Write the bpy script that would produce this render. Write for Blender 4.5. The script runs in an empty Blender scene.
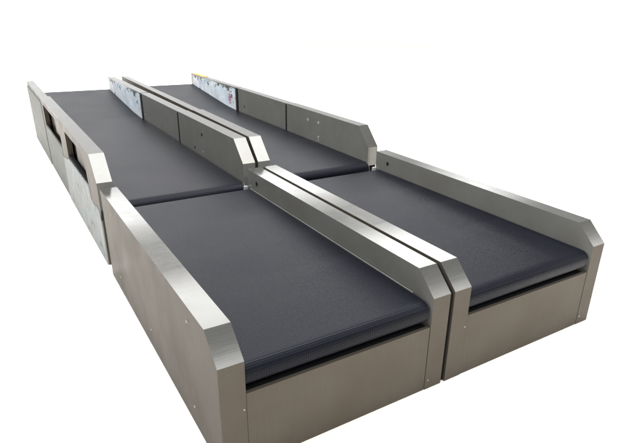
import bpy, bmesh, math, random
from mathutils import Vector
random.seed(7)
S = bpy.context.scene
COL = S.collection

# ---------------------------------------------------------------- camera
cd = bpy.data.cameras.new('camera'); cam = bpy.data.objects.new('camera', cd); COL.objects.link(cam)
cam.location = (-0.4524, -1.3529, 1.487)
cam.rotation_euler = (1.1629, -0.0177, -0.556)
cd.sensor_width = 36; cd.lens = 534.83 / 617 * 36
cd.shift_x = -(327.46 - 308.5) / 617; cd.shift_y = (243.62 - 221.5) / 617
cd.clip_start = .05; cd.clip_end = 1000
S.camera = cam

# ---------------------------------------------------------------- world, lamps, exposure
WORLD = 1.4
w = bpy.data.worlds.new('World'); S.world = w; w.use_nodes = True
wt = w.node_tree; bg = wt.nodes['Background']; bg.inputs[1].default_value = WORLD
def wn(t, **k):
    n = wt.nodes.new(t)
    for a, v in k.items(): setattr(n, a, v)
    return n
# white walls up to eye level, a duller ceiling above, darker towards the right-hand side of the hall
wtc = wn('ShaderNodeTexCoord'); wsep = wn('ShaderNodeSeparateXYZ'); wt.links.new(wtc.outputs['Generated'], wsep.inputs[0])
wr1 = wn('ShaderNodeMapRange'); wt.links.new(wsep.outputs[2], wr1.inputs[0])
for i, v in zip((1, 2, 3, 4), (.045, .13, 0, 1)): wr1.inputs[i].default_value = v
wr2 = wn('ShaderNodeMapRange'); wt.links.new(wsep.outputs[0], wr2.inputs[0])
for i, v in zip((1, 2, 3, 4), (.15, .70, .93, .48)): wr2.inputs[i].default_value = v
wm = wn('ShaderNodeMix', data_type='RGBA'); wt.links.new(wr1.outputs[0], wm.inputs[0])
wm.inputs[6].default_value = (1, 1, 1, 1); wt.links.new(wr2.outputs[0], wm.inputs[7]); wt.links.new(wm.outputs[2], bg.inputs[0])
def lamp(name, x0, x1, y0, y1, z, rad, col=(1, 1, 1)):
    """ceiling light panel facing down, rad = its radiance"""
    d = bpy.data.lights.new(name, 'AREA'); d.shape = 'RECTANGLE'; d.size = x1 - x0; d.size_y = y1 - y0
    d.energy = rad * math.pi * (x1 - x0) * (y1 - y0); d.color = col
    o = bpy.data.objects.new(name, d); COL.objects.link(o); o.location = ((x0 + x1) / 2, (y0 + y1) / 2, z)
    return o
lamp('ceiling_lamp', -3, 9.3, 10.2, 12.6, 4, 6)
lamp('ceiling_lamp', -3, 8.6, 5.0, 7.2, 4, 8)
lamp('ceiling_lamp', 9.8, 12.6, 7.6, 10.4, 4, 4)
lamp('ceiling_lamp', -.6, 3.6, .2, 2.0, 4, 17)
lamp('ceiling_lamp', -.6, 9, -3.7, -2.25, 4, 9)
S.view_settings.view_transform = 'Standard'; S.view_settings.look = 'None'
S.view_settings.exposure = 0; S.view_settings.gamma = 1
S.render.engine = 'CYCLES'

# ---------------------------------------------------------------- materials
def nodes(name):
    m = bpy.data.materials.new(name); m.use_nodes = True
    nt = m.node_tree; b = nt.nodes['Principled BSDF']
    return m, nt, b
def N(nt, t, **k):
    n = nt.nodes.new(t)
    for a, v in k.items():
        if a.startswith('i_'):
            n.inputs[int(a[2:]) if a[2:].isdigit() else a[2:]].default_value = v
        else: setattr(n, a, v)
    return n
def coords(nt, scale=(1, 1, 1), rot=(0, 0, 0), out='Object'):
    tc = N(nt, 'ShaderNodeTexCoord'); mp = N(nt, 'ShaderNodeMapping')
    mp.inputs['Scale'].default_value = scale; mp.inputs['Rotation'].default_value = rot
    nt.links.new(tc.outputs[out], mp.inputs[0]); return mp.outputs[0]
def noise(nt, vec, scale, detail=4, rough=.55):
    n = N(nt, 'ShaderNodeTexNoise'); n.inputs['Scale'].default_value = scale
    n.inputs['Detail'].default_value = detail; n.inputs['Roughness'].default_value = rough
    nt.links.new(vec, n.inputs['Vector']); return n.outputs['Fac']
def ramp(nt, fac, stops):
    r = N(nt, 'ShaderNodeValToRGB'); e = r.color_ramp.elements
    while len(e) < len(stops): e.new(.5)
    for q, (p, c) in zip(e, stops):
        q.position = p; q.color = (c[0], c[1], c[2], 1) if isinstance(c, (tuple, list)) else (c, c, c, 1)
    nt.links.new(fac, r.inputs[0]); return r.outputs[0]
def maprange(nt, fac, a, b, c, d):
    r = N(nt, 'ShaderNodeMapRange'); r.inputs[1].default_value = a; r.inputs[2].default_value = b
    r.inputs[3].default_value = c; r.inputs[4].default_value = d
    nt.links.new(fac, r.inputs[0]); return r.outputs[0]
def mix(nt, fac, a, b, mode='MIX'):
    m = N(nt, 'ShaderNodeMix', data_type='RGBA', blend_type=mode)
    for s, v in ((0, fac), (6, a), (7, b)):
        if hasattr(v, 'is_linked') or hasattr(v, 'links'): nt.links.new(v, m.inputs[s])
        else: m.inputs[s].default_value = v if s == 0 else (*v, 1)
    return m.outputs[2]
def bump(nt, b, h, strength, dist):
    n = N(nt, 'ShaderNodeBump'); n.inputs['Strength'].default_value = strength; n.inputs['Distance'].default_value = dist
    nt.links.new(h, n.inputs['Height']); nt.links.new(n.outputs[0], b.inputs['Normal'])

def steel(name, brush, base=(.072, .072, .068), rough=(.09, .14), metal=.5, spec=.28, tint=1, con=.08, blot=.7, bp=.05):
    """brushed stainless sheet; brush = scale vector, small along the grain"""
    m, nt, b = nodes(name)
    b.inputs['Metallic'].default_value = metal; b.inputs['Specular IOR Level'].default_value = spec
    b.inputs['Specular Tint'].default_value = (tint, tint, tint, 1)
    fine = noise(nt, coords(nt, brush), 1, 3, .6)
    big = noise(nt, coords(nt), 3.2, 5, .6)
    c = mix(nt, maprange(nt, fine, .3, .7, 0, 1), tuple(v * (1 - con) for v in base), tuple(v * (1 + con) for v in base))
    c = mix(nt, maprange(nt, big, .38, .68, 0, blot), c, (base[0] * .80, base[1] * .76, base[2] * .70))
    nt.links.new(c, b.inputs['Base Color'])
    sm = N(nt, 'ShaderNodeMath', operation='ADD')
    nt.links.new(maprange(nt, fine, .3, .7, rough[0], rough[1]), sm.inputs[0])
    nt.links.new(maprange(nt, big, .4, .75, 0, .07), sm.inputs[1])
    nt.links.new(sm.outputs[0], b.inputs['Roughness'])
    bump(nt, b, fine, bp, .0006)
    return m
M = {}
M['steel_top'] = steel('brushed_steel_across', (420, 9, 9))       # grain runs along the length
M['steel_x'] = steel('brushed_steel', (7, 420, 420))                # grain runs across the rail
M['steel_v'] = steel('floor_toned_steel', (330, 330, 5), base=(.073, .065, .053), rough=(.26, .36), metal=.15, spec=.045, tint=.18, con=.04, blot=.6, bp=.03)  # darker copy, the brown of the reflected floor is painted into its colour
M['steel_i'] = steel('lightened_sheet_steel', (7, 330, 330), base=(.150, .151, .141), rough=(.16, .24), metal=.3, spec=.3, tint=.6, con=.03, blot=.7, bp=.03)  # paler copy of the same steel, inner faces brightened through the colour
M['steel_r'] = M['steel_x']
M['steel_pale'] = steel('matt_steel', (60, 60, 60), base=(.26, .27, .255), rough=(.42, .55))
def plain(name, col, rough=.5, metal=0, spec=.5):
    m, nt, b = nodes(name)
    n = noise(nt, coords(nt), 24, 4)
    nt.links.new(mix(nt, maprange(nt, n, .3, .7, 0, 1), tuple(c * .85 for c in col), tuple(min(1, c * 1.12) for c in col)), b.inputs['Base Color'])
    b.inputs['Roughness'].default_value = rough; b.inputs['Metallic'].default_value = metal
    b.inputs['Specular IOR Level'].default_value = spec
    return m
M['dark'] = plain('black_cavity', (.006, .006, .007), .9, 0, .1)
M['bracket'] = plain('pale_bracket', (.24, .245, .25), .5)
M['screw'] = plain('bright_screw', (.26, .255, .235), .35, .9)
M['orange'] = plain('orange_tape', (.40, .20, .035), .6, 0, .3)
M['pink'] = plain('pink_ink', (.36, .10, .14), .6, 0, .3)
M['cap'] = plain('worn_plastic', (.22, .23, .24), .45)

def belt_mat(name='ribbed_belt'):
    m, nt, b = nodes(name)
    uv = coords(nt, out='UV')
    sx = N(nt, 'ShaderNodeSeparateXYZ'); nt.links.new(uv, sx.inputs[0])
    def ma(op, a, c):
        n = N(nt, 'ShaderNodeMath', operation=op)
        for i, v in enumerate((a, c)):
            if v is None: continue
            if isinstance(v, (int, float)): n.inputs[i].default_value = v
            else: nt.links.new(v, n.inputs[i])
        return n.outputs[0]
    K = 2 * math.pi / .018
    p = ma('ADD', sx.outputs[0], sx.outputs[1]); q = ma('SUBTRACT', sx.outputs[0], sx.outputs[1])
    h = ma('MULTIPLY', ma('SINE', ma('MULTIPLY', p, K), None), ma('SINE', ma('MULTIPLY', q, K), None))
    oc = coords(nt)
    dust = noise(nt, oc, 2.1, 5, .6)
    streak = noise(nt, coords(nt, (1.0, 6, 6), (0, 0, .35)), 1, 2, .4)
    c = mix(nt, maprange(nt, dust, .35, .7, 0, 1), (.0016, .0018, .0040), (.0026, .0029, .0056))
    c = mix(nt, maprange(nt, h, .1, .9, 0, .9), c, (.0034, .0040, .0070))
    c = mix(nt, maprange(nt, streak, .52, .8, 0, .25), c, (.012, .012, .014))
    nt.links.new(c, b.inputs['Base Color'])
    # worn stud tips are shinier than the weave between them
    nt.links.new(ma('ADD', maprange(nt, h, .15, .85, .40, .22), maprange(nt, dust, .3, .7, -.03, .06)), b.inputs['Roughness'])
    b.inputs['Specular Tint'].default_value = (.88, .93, 1, 1)
    b.inputs['Specular IOR Level'].default_value = .085
    bump(nt, b, h, .34, .0018)
    return m
M['belt'] = belt_mat()

def film_mat(name, tint, dark_z0, dark_z1, dk=.5):
    """peeling pale protective film on steel, patches torn off near its upper edge"""
    m, nt, b = nodes(name)
    o = coords(nt)
    n1 = noise(nt, o, 9, 5, .65); n2 = noise(nt, coords(nt, (1, 1, 2.2)), 5, 3); n3 = noise(nt, coords(nt, (1, 1.5, 1.9)), 5, 5, .7)
    c = mix(nt, maprange(nt, n1, .3, .7, 0, 1), tint, tuple(v * .6 for v in tint))
    c = mix(nt, maprange(nt, n2, .5, .68, 0, .7), c, (tint[0] * .60, tint[1] * .76, tint[2] * .84))
    sp = N(nt, 'ShaderNodeSeparateXYZ'); nt.links.new(o, sp.inputs[0])
    top = maprange(nt, sp.outputs[2], dark_z0, dark_z1, 0, 1)
    ad = N(nt, 'ShaderNodeMath', operation='MULTIPLY_ADD'); nt.links.new(top, ad.inputs[0]); ad.inputs[1].default_value = .17; nt.links.new(n3, ad.inputs[2])
    torn = maprange(nt, ad.outputs[0], .62, .67, 0, 1)
    nt.links.new(mix(nt, torn, c, (.05, .06, .062)), b.inputs['Base Color'])
    b.inputs['Roughness'].default_value = .5; b.inputs['Specular IOR Level'].default_value = .06
    bump(nt, b, n1, .5, .004)
    return m
M['film_in'] = film_mat('printed_protective_film', (.60, .65, .70), .54, .72)
M['film_out'] = film_mat('milky_protective_film', (.285, .30, .298), .9, 1.4)
M['film_grey'] = film_mat('grey_protective_film', (.15, .158, .147), .9, 1.4)

def floor_mat():
    m, nt, b = nodes('pale_floor')
    n = noise(nt, coords(nt), .8, 4)
    nt.links.new(mix(nt, maprange(nt, n, .3, .7, 0, 1), (.93, .885, .835), (.94, .895, .845)), b.inputs['Base Color'])
    b.inputs['Roughness'].default_value = .9; b.inputs['Specular IOR Level'].default_value = .1
    return m
M['floor'] = floor_mat()

# ---------------------------------------------------------------- mesh helpers
def finish(name, bm, mat, parent, bevel=0, seg=2, smooth=None):
    if bevel:
        ed = [e for e in bm.edges if len(e.link_faces) == 2 and e.calc_face_angle(0) > .4]
        bmesh.ops.bevel(bm, geom=ed, offset=bevel, segments=seg, profile=.5, affect='EDGES', clamp_overlap=True)
    bmesh.ops.recalc_face_normals(bm, faces=bm.faces)
    me = bpy.data.meshes.new(name); bm.to_mesh(me); bm.free()
    me.materials.append(M[mat])
    if mat in ('steel_x', 'steel_r'):                                 # caps are polished, upright faces take steel copies with reflected light painted in
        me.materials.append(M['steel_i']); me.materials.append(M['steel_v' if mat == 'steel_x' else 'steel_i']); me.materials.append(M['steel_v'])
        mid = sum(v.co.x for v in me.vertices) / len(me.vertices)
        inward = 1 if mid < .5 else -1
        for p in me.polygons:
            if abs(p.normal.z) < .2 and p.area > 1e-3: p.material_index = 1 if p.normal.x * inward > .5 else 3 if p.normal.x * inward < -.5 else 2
    if bevel or smooth:
        me.shade_smooth(); me.set_sharp_from_angle(angle=smooth or .7)
    o = bpy.data.objects.new(name, me); COL.objects.link(o); o.parent = parent
    if bevel:
        wn_ = o.modifiers.new('weighted_normals', 'WEIGHTED_NORMAL'); wn_.keep_sharp = True; wn_.weight = 80
    return o
def add_box(bm, x0, x1, y0, y1, z0, z1):
    r = bmesh.ops.create_cube(bm, size=1)
    for v in r['verts']:
        v.co = Vector((x0 + (v.co.x + .5) * (x1 - x0), y0 + (v.co.y + .5) * (y1 - y0), z0 + (v.co.z + .5) * (z1 - z0)))
def box(name, b, mat, parent, bevel=.002):
    bm = bmesh.new(); add_box(bm, *b); return finish(name, bm, mat, parent, bevel)
def prism(name, prof, x0, x1, mat, parent, bevel=.003):
    """closed yz outline extruded from x0 to x1"""
    bm = bmesh.new()
    a = [bm.verts.new((x0, y, z)) for y, z in prof]; c = [bm.verts.new((x1, y, z)) for y, z in prof]
    n = len(prof)
    bm.faces.new(a); bm.faces.new(c[::-1])
    for i in range(n): bm.faces.new((a[i], c[i], c[(i + 1) % n], a[(i + 1) % n]))
    return finish(name, bm, mat, parent, bevel)
def disc(name, loc, axis, r, h, mat, parent, dome=False, seg=20):
    """short round plug whose face looks along axis ('-x', 'x', '-y')"""
    bm = bmesh.new()
    bmesh.ops.create_cone(bm, cap_ends=True, segments=seg, radius1=r, radius2=r * (.6 if dome else .96), depth=h)
    from mathutils import Matrix
    rot = {'-x': Matrix.Rotation(-math.pi / 2, 4, 'Y'), 'x': Matrix.Rotation(math.pi / 2, 4, 'Y'), '-y': Matrix.Rotation(math.pi / 2, 4, 'X')}[axis]
    bmesh.ops.transform(bm, matrix=Matrix.Translation(loc) @ rot, verts=bm.verts)
    return finish(name, bm, mat, parent, 0, smooth=.6)
def arc(cy, cz, r, a0, a1, n=12):
    return [(cy + r * math.cos(math.radians(a0 + (a1 - a0) * i / n)), cz + r * math.sin(math.radians(a0 + (a1 - a0) * i / n))) for i in range(n + 1)]
def belt(x0, x1, pts, parent, edge=.004):
    """endless belt round its rollers: outline pts (yz), uv = across / along the path"""
    bm = bmesh.new(); uvl = bm.loops.layers.uv.new('UVMap')
    s = [0]
    for a, b in zip(pts, pts[1:] + pts[:1]): s.append(s[-1] + math.dist(a, b))
    cy = sum(p[0] for p in pts) / len(pts); n = len(pts)
    xs = (x0, x1)
    A = [bm.verts.new((x0, y, z)) for y, z in pts]; B = [bm.verts.new((x1, y, z)) for y, z in pts]
    for i in range(n):
        j = (i + 1) % n
        f = bm.faces.new((A[i], B[i], B[j], A[j]))
        for l, uv in zip(f.loops, ((x0, s[i]), (x1, s[i]), (x1, s[i + 1]), (x0, s[i + 1]))): l[uvl].uv = uv
    bm.faces.new(A); bm.faces.new(B[::-1])
    return finish('belt', bm, 'belt', parent, 0, smooth=.6)
def thing(name, loc, rz, label, cat, group):
    o = bpy.data.objects.new(name, None); COL.objects.link(o); o.location = loc; o.rotation_euler.z = rz
    o['label'] = label; o['category'] = cat; o['group'] = group
    return o

# ---------------------------------------------------------------- floor
bm = bmesh.new(); bmesh.ops.create_grid(bm, x_segments=4, y_segments=4, size=17); bmesh.ops.translate(bm, vec=(3, 8, 0), verts=bm.verts)
fl = finish('floor', bm, 'floor', None); fl['kind'] = 'structure'

# ---------------------------------------------------------------- the two low front conveyors
T, H, CY, CZ = .0931, .5407, .101, .0944
def low_conveyor(x, W, L, zb, label, left):
    r = thing('belt_conveyor', (x, 0, 0), 0, label, 'conveyor', 'low belt conveyors at the front')
    prof = [(0, .0), (0, H - CZ), (CY, H), (L, H), (L, 0)]
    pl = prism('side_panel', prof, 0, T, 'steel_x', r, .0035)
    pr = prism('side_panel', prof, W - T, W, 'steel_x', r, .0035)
    # end panels between the sides, the front one stands 1 mm behind the strips
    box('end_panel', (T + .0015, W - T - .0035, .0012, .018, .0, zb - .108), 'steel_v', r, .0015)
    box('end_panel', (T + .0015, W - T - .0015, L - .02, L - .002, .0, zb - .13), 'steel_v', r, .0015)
    # endless belt: nose roller, flat run, tail roller
    R = .056; zc = zb - R
    pts = [(.062 + .059 * math.copysign(abs(math.cos(t)) ** .8, math.cos(t)), zb - .047 + .047 * math.copysign(abs(math.sin(t)) ** .8, math.sin(t))) for t in [math.radians(270 - 180 * i / 28) for i in range(29)]] + [(.3, zb), (.9, zb), (1.4, zb)] + arc(L - R - .012, zc, R, 90, -90, 16)
    belt(T + .003, W - T - .013, pts, r)
    # black bed under the belt closes the cavity behind the front panel
    box('bed', (T + .001, W - T - .001, .035, L - .03, .05, zb - .118), 'dark', r, 0)
    for xx in (T + .0014, W - T - .0112):
        d = disc('roller_cap', (xx, .052, zb - .048), 'x', .044, .0025, 'cap', r)
    if left:
        box('belt_guide', (W - T - .0095, W - T - .0065, .115, L - .06, zb - .02, zb + .0035), 'steel_pale', r, .0008)
    xl = (W + .0005, W + .0085) if left else (-.0085, -.0005)
    prism('gap_shade', [(.010, .004), (.010, H - CZ - .012), (CY + .006, H - .016), (L - .01, H - .016), (L - .01, .004)], *xl, 'dark', r, 0)  # black sheet added to put the shade into the narrow gap
    # screws in the outer side and the front strips
    for y, z in ((.285, .474), (1.54, .470), (.291, .092), (.90, .102), (1.53, .100)):
        disc('screw', (-.0012, y, z), '-x', .0065, .004, 'screw', pl, True)
        disc('screw', (W + .0012, y, z), 'x', .0065, .004, 'screw', pr, True)
    disc('screw', (.083, -.0012, .255), '-y', .0045, .004, 'screw', pl, True)
    disc('screw', (W - T + .016, -.0012, .045), '-y', .0045, .004, 'screw', pr, True)
    # bolt hole near the rear end of the inner right face
    disc('bolt_hole', (W - T - .0006, L - .14, .476), '-x', .0135, .002, 'dark', pr)
    box('bracket', (W - T - .028, W - T - .002, L - .012, L + .012, zb - .06, zb + .004), 'bracket', r, .003)
    box('bracket', (T + .002, T + .028, L - .012, L + .012, zb - .06, zb + .004), 'bracket', r, .003)
    return r
low_conveyor(0, 1.003, 1.80, .423, 'nearest low belt conveyor at front left, small screws dotting its brown-grey left side', True)
low_conveyor(1.0265, 1.026, 1.80, .415, 'low belt conveyor at front right, thin black gap between it and its left neighbour', False)

# ---------------------------------------------------------------- the two higher, longer rear conveyors
H2, C2Y, C2Z, L2 = .6854, .1446, .1429, 4.262
def tall_conveyor(loc, rz, W, tb, zb, label, film_rail, open_left):
    r = thing('belt_conveyor', loc, rz, label, 'conveyor', 'long raised belt conveyors at the back')
    y = lambda v: v - 1.92                  # stations measured along the whole line
    zi = zb - .008
    # --- right row of rails, solid
    near = [(0, zi - .02), (0, H2 - C2Z), (C2Y, H2), (y(3.285), H2), (y(3.285), zi - .02)]
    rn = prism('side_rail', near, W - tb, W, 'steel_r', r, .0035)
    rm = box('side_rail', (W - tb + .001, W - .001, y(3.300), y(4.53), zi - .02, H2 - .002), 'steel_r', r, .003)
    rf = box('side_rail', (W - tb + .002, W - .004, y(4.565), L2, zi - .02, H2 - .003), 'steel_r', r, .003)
    box('seam_filler', (W - tb + .012, W - .012, .2, L2 - .05, .05, H2 - .025), 'dark', r, 0)  # black filler added behind the rails so their seams look dark
    for a, b in ((.012, 1.36), (1.372, 2.62), (2.632, L2 - .02)):
        box('lower_panel', (W - .012, W - .001, a, b, 0, zi - .023), 'steel_v', r, .0015)
    for a, b in ((y(3.283), y(3.312)), (y(4.50), y(4.556))):
        box('dark_seam', (W - tb - .0012, W - tb + .004, a, b, zi - .01, H2 - .012), 'dark', r, 0)  # black strips stand in for the shade of the open rail seams
    # --- left row
    if not open_left:
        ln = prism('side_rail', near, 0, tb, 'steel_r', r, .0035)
        box('side_rail', (.001, tb - .012, y(3.300), y(4.53), zi - .02, H2 - .003), 'steel_r', r, .003)
        box('side_rail', (.002, tb - .014, y(4.542), L2, zi - .02, H2 - .004), 'steel_r', r, .003)
        box('seam_filler', (.012, tb - .022, .2, L2 - .05, .05, H2 - .025), 'dark', r, 0)
        for a, b in ((.012, 1.36), (1.372, 2.62), (2.632, L2 - .02)):
            box('lower_panel', (.001, .012, a, b, 0, zi - .023), 'steel_v', r, .0015)
    else:
        # rails as folded channels: cap above, inner skin by the belt, open recesses outside
        nose = [(0, .372), (0, H2 - C2Z), (C2Y, H2), (y(3.388), H2), (y(3.388), .632), (y(2.36), .632), (y(2.29), .58), (y(2.245), .44), (y(2.245), .30), (.03, .30)]
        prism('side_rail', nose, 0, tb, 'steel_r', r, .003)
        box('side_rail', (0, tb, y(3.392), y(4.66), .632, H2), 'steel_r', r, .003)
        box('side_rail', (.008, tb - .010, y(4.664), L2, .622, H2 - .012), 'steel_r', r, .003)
        for a, b in ((y(2.25), y(3.385)), (y(3.392), y(4.655))):
            box('inner_skin', (tb - .006, tb - .001, a, b, .30, .631), 'steel_v', r, 0)
        box('inner_skin', (tb - .008, tb - .004, y(4.664), L2 - .002, .30, .627), 'steel_v', r, 0)
        box('inner_floor', (.012, tb - .008, y(2.25), L2 - .02, .30, .31), 'dark', r, 0)
        box('pillar', (.003, .045, y(3.13), y(3.46), .012, .631), 'steel_v', r, .003)
        box('pillar', (.003, .045, y(4.56), y(4.69), .012, .627), 'steel_v', r, .003)
        box('inner_skin', (.058, .062, y(2.27), L2 - .05, .33, .620), 'steel_v', r, 0)
        # cable duct running in the recess, seen through the openings
        box('inner_skin', (.034, .038, y(2.27), y(2.86), .455, .631), 'steel_v', r, 0)
        box('inner_skin', (.034, .038, y(3.47), y(4.02), .455, .631), 'steel_v', r, 0)
        box('cable_duct', (.064, tb - .010, y(2.26), y(3.10), .33, .45), 'dark', r, .003)
        box('lower_panel', (.006, .018, y(1.95), y(3.455), .0, .425), 'steel_v', r, .0015)
        p2 = box('lower_panel', (.002, .016, y(3.475), y(4.64), .0, .428), 'film_grey', r, .002)
        box('lower_panel', (-.001, .016, y(4.70), L2 - .01, .0, .622), 'film_grey', r, .002)
        # the torn film that hangs over the nearest lower panel
        f = [(y(1.952), 0.002), (y(1.948), .20), (y(1.955), .31), (y(1.985), .365), (y(2.02), .352), (y(2.05), .37), (y(2.09), .345),
             (y(2.13), .36), (y(2.15), .335), (y(2.2), .352), (y(2.235), .36), (y(2.24), .40), (y(2.26), .436), (y(2.5), .432), (y(2.8), .428), (y(3.12), .420), (y(3.2), .395), (y(3.43), .37), (y(3.45), .20), (y(3.455), .002)]
        prism('protective_film', f, -.002, .0055, 'film_out', r, .0015)
        box('slot_strip', (.0075, .030, y(2.26), y(3.12), .426, .447), 'dark', r, .002)  # black strip along the slot above the film
    # --- printed film on the inner face of the far right rail
    fy0, fy1 = y(4.585), L2 - .10
    fl_ = [(fy0, zb - .0), (fy0 + .004, .655), (fy0 + .1, .668), (fy0 + .35, .660), (fy0 + .8, .668), (fy1 - .3, .664), (fy1, .667), (fy1, zb + .095), (fy0 + .8, zb + .03)]
    pf = prism('protective_film', fl_, W - tb - .003, W - tb + .0016, 'film_in', rf, 0)
    if film_rail:
        bm = bmesh.new()                                # round ink stamp: ring with a bar and strokes inside
        def ring(cy, cz, ra, rb, n=24):
            va = [bm.verts.new((W - tb - .0042, cy + ra * .72 * math.cos(t), cz + ra * math.sin(t))) for t in [2 * math.pi * i / n for i in range(n)]]
            vb = [bm.verts.new((W - tb - .0042, cy + rb * .72 * math.cos(t), cz + rb * math.sin(t))) for t in [2 * math.pi * i / n for i in range(n)]]
            for i in range(n): bm.faces.new((va[i], va[(i + 1) % n], vb[(i + 1) % n], vb[i]))
        ring(fy0 + .17, .535, .062, .050); ring(fy0 + .17, .535, .034, .006)
        r_ = bmesh.ops.extrude_face_region(bm, geom=list(bm.faces))
        for v in [g for g in r_['geom'] if isinstance(g, bmesh.types.BMVert)]: v.co.x += .0009
        finish('stamp', bm, 'pink', rf, 0)
        tp = [(L2 - .50, H2 + .001), (L2 - .01, H2 + .001), (L2 - .01, H2 + .0035), (L2 - .50, H2 + .0035)]
        prism('orange_tape', [(a, b - .003) for a, b in tp], W - tb + .004, W - .012, 'orange', rf, 0)
    # --- belt: nose roller, flat run, ramp up, head roller
    R = .052; zc = zb - R; yk = y(4.66); ze = zb + .122; ye = y(6.11)
    pts = arc(y(1.935), zc, R, 270, 90, 18)
    pts += [(y(v), zb) for v in (2.4, 3.0, 3.6, 4.2, 4.55)] + [(yk, zb + .001), (yk + .12, zb + .007), (yk + .3, zb + .021)]
    pts += [(ye, ze)] + arc(ye + .01, ze - R, R, 85, -90, 12) + [(yk, zb - .10)]
    belt(tb + .004, W - tb - .006, pts, r)
    box('bed', (tb + .001, W - tb - .001, .07, yk, .05, zb - .108), 'dark', r, 0)
    box('bed', (tb + .001, W - tb - .001, yk + .002, L2 - .12, .05, zb - .11), 'dark', r, 0)
    box('end_panel', (tb + .002, W - tb - .002, .045, .06, 0, zb - .115), 'steel_v', r, .0015)
    box('end_panel', (tb + .002, W - tb - .002, L2 - .02, L2 - .005, 0, zb - .02), 'steel_v', r, .0015)
    for xx in (tb + .0022, W - tb - .0030):
        disc('roller_cap', (xx, y(1.935), zc), 'x', R - .001, .003, 'bracket', r)
    return r, rn, rm, rf
rA = tall_conveyor((.0035, 1.917, 0), .0008, 1.0174, .089, .414,
    'long raised conveyor at back left, open recesses and torn milky film along its outer side', False, True)
rB = tall_conveyor((1.0463, 1.926, 0), -.0134, 1.008, .089, .428,
    'long raised conveyor at back right, orange tape and pink stamp on its far right rail', True, False)
# holes and plugs in the inner faces of the right rails
def plugs(rr, W, tb, lst):
    root, rn, rm, rf = rr
    for yy, z, rad, mat, part in lst:
        nm = 'bolt_hole' if mat == 'dark' else 'plug'
        disc(nm, (W - tb + (.0004 if part is rm else -.0006), yy - 1.92, z), '-x', rad, .002, mat, part)
plugs(rA, 1.0174, .089, [(2.71, .592, .0135, 'dark', rA[1]), (2.90, .452, .011, 'dark', rA[1]), (2.70, .459, .009, 'cap', rA[1]), (4.45, .471, .010, 'cap', rA[2])])
plugs(rB, 1.008, .089, [(4.33, .500, .011, 'dark', rB[2]), (2.87, .598, .0135, 'bracket', rB[1]), (2.68, .602, .0135, 'bracket', rB[1]), (2.678, .478, .011, 'bracket', rB[1]), (2.678, .452, .008, 'bracket', rB[1])])
